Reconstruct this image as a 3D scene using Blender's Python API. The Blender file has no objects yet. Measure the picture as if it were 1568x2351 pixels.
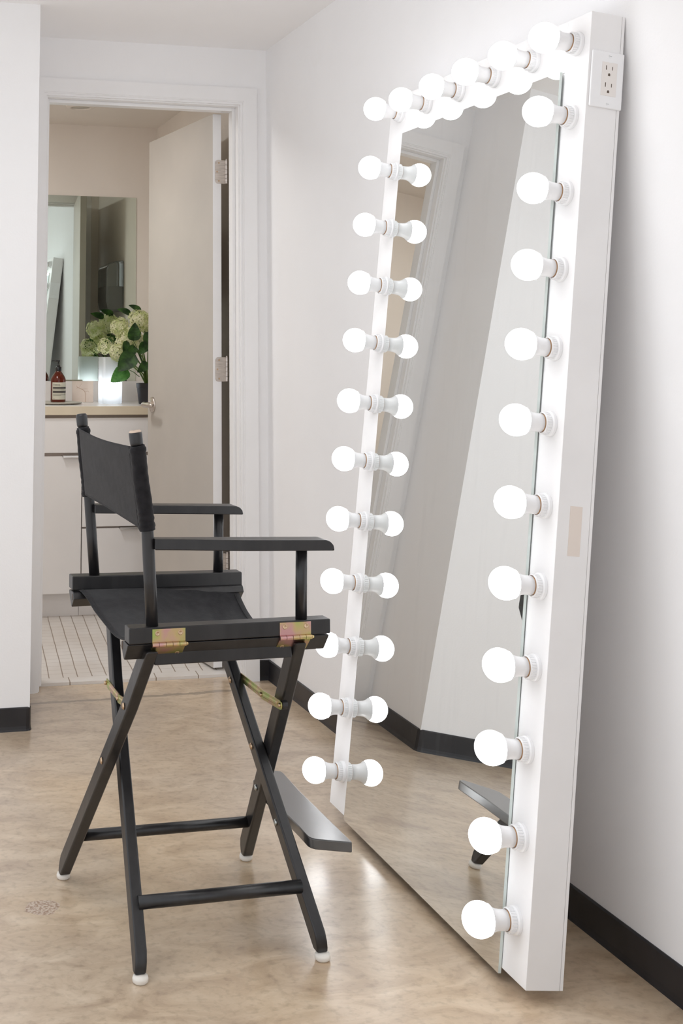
import bpy, bmesh, math, random
from mathutils import Vector, Matrix
random.seed(7)
S = bpy.context.scene
COL = S.collection
PI = math.pi

# ------------------------------------------------------------------ camera
F_PX = 2874.65
cam_d = bpy.data.cameras.new('camera')
cam = bpy.data.objects.new('camera', cam_d)
COL.objects.link(cam)
cam_d.sensor_fit = 'VERTICAL'
cam_d.sensor_height = 36.0
cam_d.lens = F_PX * 36.0 / 2351.0
cam_d.shift_x = 465.556 / 2351.0
cam_d.shift_y = -707.1165 / 2351.0
cam_d.clip_start = 0.02
cam_d.clip_end = 60
CR = [[0.9752825673571395, 0.2187012576984037, -0.031522590160120934],
      [-0.2208852108404615, 0.9687189573671297, -0.11310749431185334],
      [0.005799779412306328, 0.11727464141355316, 0.9930825852063317]]
m = Matrix.Identity(4)
for i in range(3):
    m[i][0] = CR[i][0]
    m[i][1] = CR[i][2]
    m[i][2] = -CR[i][1]
m[0][3], m[1][3], m[2][3] = -1.4624589, -4.3463340, 1.1402287
m3 = m.to_3x3()
cam.matrix_world = m
S.camera = cam

# ------------------------------------------------------------------ world, view
w = bpy.data.worlds.new('world')
S.world = w
w.use_nodes = True
w.node_tree.nodes['Background'].inputs['Color'].default_value = (0.91, 0.95, 1.0, 1)
w.node_tree.nodes['Background'].inputs['Strength'].default_value = 1.0
S.view_settings.view_transform = 'Standard'
S.view_settings.look = 'None'
S.view_settings.gamma = 1
S.view_settings.exposure = 0.09
try:
    S.view_settings.use_curve_mapping = False
except Exception:
    pass
S.cycles.max_bounces = 14
S.cycles.diffuse_bounces = 9
S.cycles.glossy_bounces = 8
BULB = 5.6          # strength of the dressing-mirror bulbs
VASE = 17.0          # lamp inside the frosted vase
BATH = 11.5
WORLD_FILL = 1.30
ROOM = 9.0


def area_light(name, loc, size, power, color):
    l = bpy.data.lights.new(name, 'AREA')
    l.shape = 'DISK'
    l.size = size
    l.energy = power
    l.color = color
    o = bpy.data.objects.new(name, l)
    COL.objects.link(o)
    o.location = loc
    return o


w.node_tree.nodes['Background'].inputs['Strength'].default_value = WORLD_FILL  # even ambient fill, added through the open sides of the room
area_light('room_fill_light', (-1.5, -1.9, 2.24), 1.2, ROOM, (0.97, 0.98, 1.0))  # added soft fill above the frame, no fixture here
area_light('bathroom_fill_light', (-1.15, .45, 2.22), 0.3, BATH, (0.97, 0.97, 0.96))  # unseen fill added to lift the bathroom; its downlight is off

# ------------------------------------------------------------------ helpers


def tag(o, label=None, cat=None, group=None, kind=None):
    if label: o['label'] = label
    if cat: o['category'] = cat
    if group: o['group'] = group
    if kind: o['kind'] = kind
    return o


def empty(name, loc=(0, 0, 0), rz=0.0, mat=None):
    o = bpy.data.objects.new(name, None)
    o.empty_display_size = 0.05
    COL.objects.link(o)
    if mat is not None:
        o.matrix_world = mat
    else:
        o.location = loc
        o.rotation_euler = (0, 0, rz)
    return o


def obj(name, bm, mats, parent=None, smooth=False, bevel=0.0, seg=2, angle=40, sub=0):
    bmesh.ops.recalc_face_normals(bm, faces=bm.faces)
    me = bpy.data.meshes.new(name)
    bm.to_mesh(me)
    bm.free()
    if not isinstance(mats, (list, tuple)):
        mats = [mats]
    for k in mats:
        me.materials.append(k)
    o = bpy.data.objects.new(name, me)
    COL.objects.link(o)
    if parent is not None:
        o.parent = parent
    if smooth:
        for p in me.polygons:
            p.use_smooth = True
    if bevel > 0:
        b = o.modifiers.new('bevel', 'BEVEL')
        b.width = bevel
        b.segments = seg
        b.limit_method = 'ANGLE'
        b.angle_limit = math.radians(angle)
        b.harden_normals = True
        for p in me.polygons:
            p.use_smooth = True
    if sub:
        s = o.modifiers.new('sub', 'SUBSURF')
        s.levels = sub
        s.render_levels = sub
    return o


def box(bm, x0, x1, y0, y1, z0, z1, mi=0):
    vs = [bm.verts.new(p) for p in ((x0, y0, z0), (x1, y0, z0), (x1, y1, z0), (x0, y1, z0),
                                    (x0, y0, z1), (x1, y0, z1), (x1, y1, z1), (x0, y1, z1))]
    out = []
    for f in ((0, 3, 2, 1), (4, 5, 6, 7), (0, 1, 5, 4), (1, 2, 6, 5), (2, 3, 7, 6), (3, 0, 4, 7)):
        fc = bm.faces.new([vs[i] for i in f])
        fc.material_index = mi
        out.append(fc)
    return out


def bx(*a):
    bm = bmesh.new()
    box(bm, *a)
    return bm


def prism(bm, poly, axis, a, b, mi=0):
    """extrude 2D polygon along axis; poly gives the other two coordinates in x,y,z order"""
    def mk(p, t):
        q = list(p)
        q.insert(axis, t)
        return bm.verts.new(q)
    A = [mk(p, a) for p in poly]
    B = [mk(p, b) for p in poly]
    n = len(poly)
    fs = [bm.faces.new(A), bm.faces.new(B[::-1])]
    for i in range(n):
        fs.append(bm.faces.new([A[i], B[i], B[(i + 1) % n], A[(i + 1) % n]]))
    for f in fs: f.material_index = mi
    return fs


def frame_of(d):
    d = Vector(d).normalized()
    up = Vector((0, 0, 1)) if abs(d.z) < 0.9 else Vector((1, 0, 0))
    x = d.cross(up).normalized()
    y = x.cross(d).normalized()
    return x, y, d


def tube(bm, pts, r, n=16, mi=0, caps=True):
    pts = [Vector(p) for p in pts]
    rr = r if isinstance(r, (list, tuple)) else [r] * len(pts)
    rings = []
    x0, y0, _ = frame_of(pts[1] - pts[0])
    for i, p in enumerate(pts):
        a = pts[min(i + 1, len(pts) - 1)] - pts[max(i - 1, 0)]
        d = a.normalized()
        x = (x0 - d * x0.dot(d)).normalized()
        y = d.cross(x)
        rings.append([bm.verts.new(p + (x * math.cos(2 * PI * k / n) + y * math.sin(2 * PI * k / n)) * rr[i]) for k in range(n)])
        x0 = x
    for i in range(len(rings) - 1):
        for k in range(n):
            f = bm.faces.new([rings[i][k], rings[i][(k + 1) % n], rings[i + 1][(k + 1) % n], rings[i + 1][k]])
            f.material_index = mi
    if caps:
        for rg in (rings[0][::-1], rings[-1]):
            f = bm.faces.new(rg)
            f.material_index = mi
    return rings


def lathe(bm, prof, n=32, origin=(0, 0, 0), axis=(0, 0, 1), mi=0):
    """prof: list of (radius, height along axis)"""
    o = Vector(origin)
    x, y, d = frame_of(axis)
    rings = []
    for r, h in prof:
        if r < 1e-6:
            rings.append([bm.verts.new(o + d * h)])
        else:
            rings.append([bm.verts.new(o + d * h + (x * math.cos(2 * PI * k / n) + y * math.sin(2 * PI * k / n)) * r) for k in range(n)])
    for a, b in zip(rings[:-1], rings[1:]):
        if len(a) == 1 and len(b) == 1: continue
        for k in range(n):
            k2 = (k + 1) % n
            if len(a) == 1: f = bm.faces.new([a[0], b[k2], b[k]])
            elif len(b) == 1: f = bm.faces.new([a[k], a[k2], b[0]])
            else: f = bm.faces.new([a[k], a[k2], b[k2], b[k]])
            f.material_index = mi
    return rings


# ------------------------------------------------------------------ materials
def mat(name, color, rough=0.5, metal=0.0, spec=0.5, coat=0.0):
    mt = bpy.data.materials.new(name)
    mt.use_nodes = True
    b = mt.node_tree.nodes['Principled BSDF']
    b.inputs['Base Color'].default_value = (*color, 1)
    b.inputs['Roughness'].default_value = rough
    b.inputs['Metallic'].default_value = metal
    b.inputs['Specular IOR Level'].default_value = spec
    b.inputs['Coat Weight'].default_value = coat
    return mt


def N(mt, t, **kw):
    n = mt.node_tree.nodes.new(t)
    for k, v in kw.items():
        if hasattr(n, k): setattr(n, k, v)
        else: n.inputs[k].default_value = v
    return n


def noisy(mt, c1, c2, scale, detail=4, lo=0.35, hi=0.65, bump=0.0, bscale=None, rough=None, dist=0.0, stretch=None):
    nt = mt.node_tree
    b = nt.nodes['Principled BSDF']
    tc = N(mt, 'ShaderNodeTexCoord')
    mp = N(mt, 'ShaderNodeMapping')
    if stretch: mp.inputs['Scale'].default_value = stretch
    nt.links.new(tc.outputs['Object'], mp.inputs['Vector'])
    n = N(mt, 'ShaderNodeTexNoise')
    n.inputs['Scale'].default_value = scale
    n.inputs['Detail'].default_value = detail
    n.inputs['Distortion'].default_value = dist
    nt.links.new(mp.outputs['Vector'], n.inputs['Vector'])
    r = N(mt, 'ShaderNodeValToRGB')
    r.color_ramp.elements[0].position = lo
    r.color_ramp.elements[1].position = hi
    r.color_ramp.elements[0].color = (*c1, 1)
    r.color_ramp.elements[1].color = (*c2, 1)
    nt.links.new(n.outputs['Fac'], r.inputs['Fac'])
    nt.links.new(r.outputs['Color'], b.inputs['Base Color'])
    if bump > 0:
        n2 = N(mt, 'ShaderNodeTexNoise')
        n2.inputs['Scale'].default_value = bscale or scale
        n2.inputs['Detail'].default_value = 6
        nt.links.new(mp.outputs['Vector'], n2.inputs['Vector'])
        bp = N(mt, 'ShaderNodeBump')
        bp.inputs['Strength'].default_value = bump
        bp.inputs['Distance'].default_value = 0.002
        nt.links.new(n2.outputs['Fac'], bp.inputs['Height'])
        nt.links.new(bp.outputs['Normal'], b.inputs['Normal'])
    if rough:
        mr = N(mt, 'ShaderNodeMapRange')
        mr.inputs['To Min'].default_value = rough[0]
        mr.inputs['To Max'].default_value = rough[1]
        nt.links.new(n.outputs['Fac'], mr.inputs['Value'])
        nt.links.new(mr.outputs['Result'], b.inputs['Roughness'])
    return mt


M = {}
M['wall'] = noisy(mat('wall_paint', (.8, .77, .75), .55), (.87, .865, .87), (.89, .885, .89), 3, bump=.12, bscale=160)
M['ceiling'] = noisy(mat('ceiling_paint', (.8, .8, .8), .7), (.91, .905, .91), (.93, .925, .93), 2, bump=.1, bscale=120)
M['bath_wall'] = noisy(mat('bathroom_paint', (.7, .66, .6), .6), (.74, .69, .64), (.77, .72, .67), 3, bump=.1, bscale=160)
M['trim'] = noisy(mat('trim_paint', (.8, .8, .8), .35), (.85, .845, .845), (.87, .865, .87), 5)
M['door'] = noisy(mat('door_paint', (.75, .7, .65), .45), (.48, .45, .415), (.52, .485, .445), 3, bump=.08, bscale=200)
M['frame'] = noisy(mat('mirror_frame_paint', (.82, .82, .83), .38), (.80, .79, .79), (.84, .83, .83), 6, bump=.05, bscale=90)
M['rubber'] = noisy(mat('black_rubber', (.012, .011, .013), .4), (.010, .009, .011), (.022, .02, .022), 9, bump=.05, bscale=60)
M['black_wood'] = noisy(mat('black_painted_wood', (.01, .01, .01), .35, spec=.5), (.009, .0085, .0095), (.018, .017, .018), 40, stretch=(1, 1, .15), bump=.12, bscale=90, rough=(.30, .46))
M['black_wood'].node_tree.nodes['Principled BSDF'].inputs['Coat Weight'].default_value = .12
M['black_wood'].node_tree.nodes['Principled BSDF'].inputs['Coat Roughness'].default_value = .3
M['worn_black'] = noisy(mat('worn_black_footrest', (.03, .03, .03), .35, spec=.9, coat=1.0), (.020, .020, .021), (.050, .050, .053), 14, stretch=(1, .3, 1), bump=.08, bscale=60, rough=(.26, .42))
M['worn_black'].node_tree.nodes['Principled BSDF'].inputs['Coat Roughness'].default_value = .22
M['canvas'] = noisy(mat('black_canvas', (.013, .012, .013), .9, spec=.15), (.010, .0095, .011), (.018, .017, .019), 60, bump=.35, bscale=700)
M['canvas'].node_tree.nodes['Principled BSDF'].inputs['Sheen Weight'].default_value = .12
M['steel'] = noisy(mat('brushed_steel', (.55, .5, .46), .35, 1.0), (.52, .47, .43), (.68, .62, .57), 30, stretch=(1, 1, 8))
M['bolt'] = mat('zinc_bolt', (.50, .52, .50), .3, 1.0)
M['brown_bolt'] = mat('brass_bolt', (.55, .40, .27), .35, 1.0)
M['plastic'] = mat('white_plastic', (.84, .84, .85), .35)
M['slot'] = mat('dark_slot', (.10, .07, .05), .6)
M['gapbrown'] = mat('socket_gap_shade', (.50, .30, .16), .5, .3)  # brown stands in for the shade where the collar enters the socket
M['pad'] = mat('white_foot_pad', (.78, .74, .68), .4)
M['worn'] = noisy(mat('worn_bare_wood', (.4, .3, .22), .6), (.22, .17, .13), (.55, .43, .34), 90, lo=.35, hi=.5)
M['counter'] = noisy(mat('cream_laminate', (.72, .63, .47), .35), (.72, .63, .48), (.76, .67, .52), 8)
M['countertop'] = noisy(mat('counter_top_white', (.78, .76, .75), .25), (.74, .72, .71), (.80, .78, .77), 8)
M['cab'] = noisy(mat('cabinet_white', (.76, .73, .72), .4), (.84, .825, .82), (.87, .855, .85), 4)
M['cabdark'] = mat('cabinet_shadow_gap', (.42, .36, .32), .7)
M['alu'] = mat('aluminium_pull', (.8, .79, .77), .3, 1.0)
M['leaf'] = noisy(mat('leaf_green', (.02, .05, .01), .45), (.012, .035, .010), (.04, .10, .02), 25)
M['stem'] = mat('stem_green', (.10, .17, .03), .5)
M['pot'] = mat('black_plastic_pot', (.012, .011, .014), .45)
M['dish'] = mat('grey_ceramic', (.50, .48, .42), .35)
M['paper'] = mat('cream_label', (.62, .60, .50), .6)
M['ink'] = mat('label_ink', (.07, .06, .055), .6)
M['blackplastic'] = mat('black_pump_plastic', (.01, .01, .012), .3)
M['soap_text'] = mat('label_letters', (.12, .11, .09), .6)
M['tape'] = mat('masking_tape', (.76, .68, .62), .7)
M['greydisp'] = mat('grey_smoked_plastic', (.20, .19, .20), .25)
M['glassedge'] = mat('green_glass_edge', (.56, .61, .58), .25)
M['grey'] = mat('grey_line', (.45, .45, .46), .5)


def mirror_mat(name, col, streak=True):
    mt = mat(name, col, 0.0, 1.0)
    if streak:
        nt = mt.node_tree
        b = nt.nodes['Principled BSDF']
        tc = N(mt, 'ShaderNodeTexCoord')
        mp = N(mt, 'ShaderNodeMapping')
        mp.inputs['Scale'].default_value = (9, 1.2, 1)
        nt.links.new(tc.outputs['Object'], mp.inputs['Vector'])
        n = N(mt, 'ShaderNodeTexNoise')
        n.inputs['Scale'].default_value = 3
        n.inputs['Detail'].default_value = 5
        nt.links.new(mp.outputs['Vector'], n.inputs['Vector'])
        mr = N(mt, 'ShaderNodeMapRange')
        mr.inputs['From Min'].default_value = .55
        mr.inputs['From Max'].default_value = .8
        mr.inputs['To Min'].default_value = 0.0
        mr.inputs['To Max'].default_value = .05
        nt.links.new(n.outputs['Fac'], mr.inputs['Value'])
        # faint dusty film: a little diffuse mixed over the mirror
        df = N(mt, 'ShaderNodeBsdfDiffuse')
        df.inputs['Color'].default_value = (.8, .8, .8, 1)
        mx = N(mt, 'ShaderNodeMixShader')
        nt.links.new(mr.outputs['Result'], mx.inputs['Fac'])
        nt.links.new(b.outputs['BSDF'], mx.inputs[1])
        nt.links.new(df.outputs['BSDF'], mx.inputs[2])
        nt.links.new(mx.outputs['Shader'], nt.nodes['Material Output'].inputs['Surface'])
    return mt


M['mirror'] = mirror_mat('mirror_silver', (.90, .915, .905))
M['mirror_bath'] = mirror_mat('bathroom_mirror_silver', (.66, .73, .67), False)


def emit(name, color, strength):
    mt = bpy.data.materials.new(name)
    mt.use_nodes = True
    nt = mt.node_tree
    b = nt.nodes['Principled BSDF']
    b.inputs['Base Color'].default_value = (.9, .9, .9, 1)
    b.inputs['Emission Color'].default_value = (*color, 1)
    b.inputs['Emission Strength'].default_value = strength
    return mt


M['glow'] = emit('lit_bulb_glass', (.955, .975, 1.0), BULB)
M['vaselamp'] = emit('lit_vase_lamp', (.97, .97, 1.0), VASE)

# gold zinc plating with pink and green bloom
mt = mat('yellow_zinc_plate', (.5, .4, .2), .33, 1.0)
nt = mt.node_tree
tc = N(mt, 'ShaderNodeTexCoord')
n = N(mt, 'ShaderNodeTexNoise'); n.inputs['Scale'].default_value = 26; n.inputs['Detail'].default_value = 2
nt.links.new(tc.outputs['Object'], n.inputs['Vector'])
r = N(mt, 'ShaderNodeValToRGB')
r.color_ramp.elements[0].position = .34; r.color_ramp.elements[0].color = (.42, .50, .16, 1)
r.color_ramp.elements[1].position = .66; r.color_ramp.elements[1].color = (.62, .36, .36, 1)
e = r.color_ramp.elements.new(.5); e.color = (.60, .46, .24, 1)
nt.links.new(n.outputs['Fac'], r.inputs['Fac'])
nt.links.new(r.outputs['Color'], nt.nodes['Principled BSDF'].inputs['Base Color'])
M['zinc'] = mt

# frosted vase glass
mt = bpy.data.materials.new('frosted_glass')
mt.use_nodes = True
nt = mt.node_tree
out = nt.nodes['Material Output']
nt.nodes.remove(nt.nodes['Principled BSDF'])
tr = N(mt, 'ShaderNodeBsdfTranslucent'); tr.inputs['Color'].default_value = (.86, .88, .90, 1)
df = N(mt, 'ShaderNodeBsdfDiffuse'); df.inputs['Color'].default_value = (.76, .79, .80, 1)
gl = N(mt, 'ShaderNodeBsdfGlossy'); gl.inputs['Roughness'].default_value = .35
m1 = N(mt, 'ShaderNodeMixShader'); m1.inputs['Fac'].default_value = .42
m2 = N(mt, 'ShaderNodeMixShader'); m2.inputs['Fac'].default_value = .06
nt.links.new(tr.outputs[0], m1.inputs[1]); nt.links.new(df.outputs[0], m1.inputs[2])
nt.links.new(m1.outputs[0], m2.inputs[1]); nt.links.new(gl.outputs[0], m2.inputs[2])
nt.links.new(m2.outputs[0], out.inputs['Surface'])
M['frost'] = mt


def translucent(name, c, tc_, fac, noise=None):
    mt = bpy.data.materials.new(name)
    mt.use_nodes = True
    nt = mt.node_tree
    b = nt.nodes['Principled BSDF']
    b.inputs['Base Color'].default_value = (*c, 1)
    b.inputs['Roughness'].default_value = .55
    t = N(mt, 'ShaderNodeBsdfTranslucent')
    t.inputs['Color'].default_value = (*tc_, 1)
    mx = N(mt, 'ShaderNodeMixShader')
    mx.inputs['Fac'].default_value = fac
    nt.links.new(b.outputs[0], mx.inputs[1])
    nt.links.new(t.outputs[0], mx.inputs[2])
    nt.links.new(mx.outputs[0], nt.nodes['Material Output'].inputs['Surface'])
    if noise:
        tcn = N(mt, 'ShaderNodeTexCoord')
        n = N(mt, 'ShaderNodeTexNoise'); n.inputs['Scale'].default_value = noise[2]
        nt.links.new(tcn.outputs['Object'], n.inputs['Vector'])
        r = N(mt, 'ShaderNodeValToRGB')
        r.color_ramp.elements[0].position = .38; r.color_ramp.elements[0].color = (*noise[0], 1)
        r.color_ramp.elements[1].position = .62; r.color_ramp.elements[1].color = (*noise[1], 1)
        nt.links.new(n.outputs['Fac'], r.inputs['Fac'])
        nt.links.new(r.outputs['Color'], b.inputs['Base Color'])
        nt.links.new(r.outputs['Color'], t.inputs['Color'])
    return mt


M['petal'] = translucent('hydrangea_petal', (.6, .6, .35), (.6, .6, .35), .35, ((.58, .64, .30), (.90, .88, .66), 30))
M['leaf'] = translucent('hydrangea_leaf', (.02, .05, .01), (.05, .22, .03), .3, ((.015, .045, .010), (.045, .12, .02), 30))
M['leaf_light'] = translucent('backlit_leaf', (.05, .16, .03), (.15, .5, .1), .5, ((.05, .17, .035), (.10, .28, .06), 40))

mt = mat('amber_glass', (.16, .018, .006), .08, spec=.6)
mt.node_tree.nodes['Principled BSDF'].inputs['Transmission Weight'].default_value = .55
mt.node_tree.nodes['Principled BSDF'].inputs['IOR'].default_value = 1.45
M['amber'] = mt
mt = mat('clear_smoked_cover', (.55, .56, .56), .1, spec=.6)
mt.node_tree.nodes['Principled BSDF'].inputs['Transmission Weight'].default_value = .8
M['cover'] = mt

# polished concrete
mt = mat('polished_concrete', (.4, .32, .24), .35)
nt = mt.node_tree
b = nt.nodes['Principled BSDF']
tc = N(mt, 'ShaderNodeTexCoord')
big = N(mt, 'ShaderNodeTexNoise'); big.inputs['Scale'].default_value = 1.7; big.inputs['Detail'].default_value = 5; big.inputs['Distortion'].default_value = .6
med = N(mt, 'ShaderNodeTexNoise'); med.inputs['Scale'].default_value = 7; med.inputs['Detail'].default_value = 8; med.inputs['Roughness'].default_value = .62; med.inputs['Distortion'].default_value = 1.0
mpf = N(mt, 'ShaderNodeMapping'); mpf.inputs['Rotation'].default_value = (0, 0, .5); mpf.inputs['Scale'].default_value = (1, 1.8, 1)
fin = N(mt, 'ShaderNodeTexNoise'); fin.inputs['Scale'].default_value = 60; fin.inputs['Detail'].default_value = 6
nt.links.new(tc.outputs['Object'], big.inputs['Vector'])
nt.links.new(tc.outputs['Object'], mpf.inputs['Vector'])
nt.links.new(mpf.outputs['Vector'], med.inputs['Vector'])
nt.links.new(tc.outputs['Object'], fin.inputs['Vector'])
r1 = N(mt, 'ShaderNodeValToRGB')
r1.color_ramp.elements[0].position = .33; r1.color_ramp.elements[0].color = (.36, .24, .14, 1)
r1.color_ramp.elements[1].position = .68; r1.color_ramp.elements[1].color = (.76, .62, .45, 1)
e = r1.color_ramp.elements.new(.5); e.color = (.58, .44, .29, 1)
nt.links.new(med.outputs['Fac'], r1.inputs['Fac'])
r2 = N(mt, 'ShaderNodeValToRGB')
r2.color_ramp.elements[0].position = .42; r2.color_ramp.elements[0].color = (.54, .45, .37, 1)
r2.color_ramp.elements[1].position = .62; r2.color_ramp.elements[1].color = (.66, .49, .325, 1)
nt.links.new(big.outputs['Fac'], r2.inputs['Fac'])
mx = N(mt, 'ShaderNodeMix', data_type='RGBA'); mx.inputs[0].default_value = .42
nt.links.new(r1.outputs['Color'], mx.inputs[6]); nt.links.new(r2.outputs['Color'], mx.inputs[7])
mf = N(mt, 'ShaderNodeMix', data_type='RGBA', blend_type='MULTIPLY'); mf.inputs[0].default_value = .5
rf = N(mt, 'ShaderNodeValToRGB')
rf.color_ramp.elements[0].position = .3; rf.color_ramp.elements[0].color = (.62, .60, .57, 1)
rf.color_ramp.elements[1].position = .5; rf.color_ramp.elements[1].color = (1, 1, 1, 1)
nt.links.new(fin.outputs['Fac'], rf.inputs['Fac'])
nt.links.new(mx.outputs[2], mf.inputs[6]); nt.links.new(rf.outputs['Color'], mf.inputs[7])
# grey joint line across the doorway and a pitted patch in front of it
sx = N(mt, 'ShaderNodeSeparateXYZ'); nt.links.new(tc.outputs['Object'], sx.inputs[0])


def math_n(op, a, b_=None, c=None):
    q = N(mt, 'ShaderNodeMath', operation=op)
    for i, v in enumerate((a, b_, c)):
        if v is None: continue
        if isinstance(v, (int, float)): q.inputs[i].default_value = v
        else: nt.links.new(v, q.inputs[i])
    return q.outputs[0]


ln = math_n('ADD', sx.outputs['Y'], 0.1055)
ln = math_n('SUBTRACT', ln, math_n('MULTIPLY', sx.outputs['X'], .037))
ln = math_n('ADD', ln, math_n('MULTIPLY', math_n('SUBTRACT', med.outputs['Fac'], .5), .05))
ln = math_n('ABSOLUTE', ln)
wj = math_n('MULTIPLY', big.outputs['Fac'], .024)
lm_ = math_n('LESS_THAN', ln, wj)
lx = math_n('LESS_THAN', math_n('ABSOLUTE', math_n('ADD', sx.outputs['X'], .53)), .40)
lm_ = math_n('MULTIPLY', math_n('MULTIPLY', lm_, lx), .7)
mj = N(mt, 'ShaderNodeMix', data_type='RGBA')
nt.links.new(lm_, mj.inputs[0]); nt.links.new(mf.outputs[2], mj.inputs[6]); mj.inputs[7].default_value = (.20, .16, .115, 1)
dx = math_n('ADD', sx.outputs['X'], 1.043); dy = math_n('ADD', sx.outputs['Y'], 1.634)
dd = math_n('SQRT', math_n('ADD', math_n('MULTIPLY', math_n('MULTIPLY', dx, dx), 1.0), math_n('MULTIPLY', math_n('MULTIPLY', dy, dy), 1.0)))
dd = math_n('ADD', dd, math_n('MULTIPLY', math_n('SUBTRACT', med.outputs['Fac'], .5), .05))
sp = math_n('LESS_THAN', dd, .036)
vor = N(mt, 'ShaderNodeTexNoise'); vor.inputs['Scale'].default_value = 170; nt.links.new(tc.outputs['Object'], vor.inputs['Vector'])
rv = N(mt, 'ShaderNodeValToRGB')
rv.color_ramp.elements[0].position = .42; rv.color_ramp.elements[0].color = (.28, .15, .09, 1)
rv.color_ramp.elements[1].position = .56; rv.color_ramp.elements[1].color = (.62, .52, .44, 1)
nt.links.new(vor.outputs['Fac'], rv.inputs['Fac'])
ms = N(mt, 'ShaderNodeMix', data_type='RGBA')
nt.links.new(math_n('MULTIPLY', sp, .75), ms.inputs[0]); nt.links.new(mj.outputs[2], ms.inputs[6]); nt.links.new(rv.outputs['Color'], ms.inputs[7])
nt.links.new(ms.outputs[2], b.inputs['Base Color'])
b.inputs['Coat Weight'].default_value = .8; b.inputs['Coat Roughness'].default_value = .24
mr = N(mt, 'ShaderNodeMapRange'); mr.inputs['To Min'].default_value = .22; mr.inputs['To Max'].default_value = .46
nt.links.new(med.outputs['Fac'], mr.inputs['Value']); nt.links.new(mr.outputs['Result'], b.inputs['Roughness'])
bp = N(mt, 'ShaderNodeBump'); bp.inputs['Strength'].default_value = .12; bp.inputs['Distance'].default_value = .003
nt.links.new(med.outputs['Fac'], bp.inputs['Height']); nt.links.new(bp.outputs['Normal'], b.inputs['Normal'])
M['concrete'] = mt

# bathroom mosaic (50 mm squares, brown grout)
mt = mat('white_mosaic', (.7, .66, .62), .35)
nt = mt.node_tree
b = nt.nodes['Principled BSDF']
tc = N(mt, 'ShaderNodeTexCoord'); sx = N(mt, 'ShaderNodeSeparateXYZ'); nt.links.new(tc.outputs['Object'], sx.inputs[0])
tn = N(mt, 'ShaderNodeTexNoise'); tn.inputs['Scale'].default_value = 5; tn.inputs['Detail'].default_value = 2
nt.links.new(tc.outputs['Object'], tn.inputs['Vector'])
wob = math_n('MULTIPLY', math_n('SUBTRACT', tn.outputs['Fac'], .5), .009)
u = math_n('ADD', math_n('SUBTRACT', sx.outputs['X'], math_n('MULTIPLY', sx.outputs['Y'], .0965)), wob)
u = math_n('DIVIDE', math_n('ADD', u, .7232), .0505)
v = math_n('DIVIDE', math_n('SUBTRACT', math_n('ADD', sx.outputs['Y'], wob), .131), .0535)


def line(t, wd):
    f = math_n('ABSOLUTE', math_n('SUBTRACT', math_n('FRACT', math_n('ADD', t, .5)), .5))
    return math_n('LESS_THAN', f, wd)


tiles = math_n('GREATER_THAN', sx.outputs['Y'], .131)
lu = math_n('MULTIPLY', line(u, .036), tiles)
lv = math_n('MULTIPLY', math_n('MULTIPLY', line(v, .03), tiles), .40)
# threshold strip: 150 mm pieces
u2 = math_n('DIVIDE', math_n('ADD', u, .6), 3.03)
thr = math_n('MULTIPLY', line(math_n('DIVIDE', math_n('ADD', u, -.35), 3.03), .012), math_n('LESS_THAN', sx.outputs['Y'], .131))
g = math_n('MAXIMUM', math_n('MAXIMUM', lu, lv), thr)
g = math_n('MULTIPLY', g, .85)
nc = N(mt, 'ShaderNodeTexNoise'); nc.inputs['Scale'].default_value = 4
nt.links.new(tc.outputs['Object'], nc.inputs['Vector'])
rc = N(mt, 'ShaderNodeValToRGB')
rc.color_ramp.elements[0].position = .4; rc.color_ramp.elements[0].color = (.68, .635, .59, 1)
rc.color_ramp.elements[1].position = .6; rc.color_ramp.elements[1].color = (.75, .72, .69, 1)
nt.links.new(nc.outputs['Fac'], rc.inputs['Fac'])
mg = N(mt, 'ShaderNodeMix', data_type='RGBA')
nt.links.new(g, mg.inputs[0]); nt.links.new(rc.outputs['Color'], mg.inputs[6]); mg.inputs[7].default_value = (.20, .13, .075, 1)
nt.links.new(mg.outputs[2], b.inputs['Base Color'])
M['mosaic'] = mt

# ------------------------------------------------------------------ the room
ZC = 2.256
XL, XR = -0.815, -0.109           # jamb faces of the doorway
XE, YL = -0.9055, -0.4180         # corner of the projecting wall
XW, YB = -3.2, -6.0               # far left wall, wall behind the camera
HD = 2.040


def struct(name, bm, m_, label=None, parent=None, **k):
    o = obj(name, bm, m_, parent, **k)
    if parent is None:
        tag(o, label, name.split('_')[0], kind='structure')
    return o


struct('floor', bx(XW, 0.0, YB, .066, -.12, 0), M['concrete'], 'polished brown concrete floor of the dressing room')
struct('floor_bathroom', bx(-1.9, .02, .0665, 1.8, -.12, .010), M['mosaic'], 'white square mosaic floor with brown grout in the bathroom')
struct('ceiling', bx(XW, 0.0, YB, 0.115, ZC, ZC + .12), M['ceiling'], 'white ceiling of the dressing room')
struct('ceiling_bathroom', bx(-1.9, .02, .1155, 1.8, 2.25, 2.37), M['bath_wall'], 'beige bathroom ceiling')
struct('wall_right', bx(0, .12, YB, .115, -.1, ZC + .1), M['wall'], 'white wall behind the leaning bulb mirror')
bm = bmesh.new()
box(bm, XE, XL - .014, 0, .115, -.05, ZC)
box(bm, XR + .014, 0, 0, .115, -.05, ZC)
box(bm, XL - .014, XR + .014, 0, .115, HD + .014, ZC)
struct('wall_back', bm, M['wall'], 'white wall around the bathroom doorway')
struct('wall_left', bx(XW, XE, YL, .115, -.05, ZC), M['wall'], 'white wall projecting left of the doorway')
if 0: struct('wall_far_left', bx(XW - .1, XW, YB, YL, -.05, ZC), M['wall'], 'white wall at the far left of the room')
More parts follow.
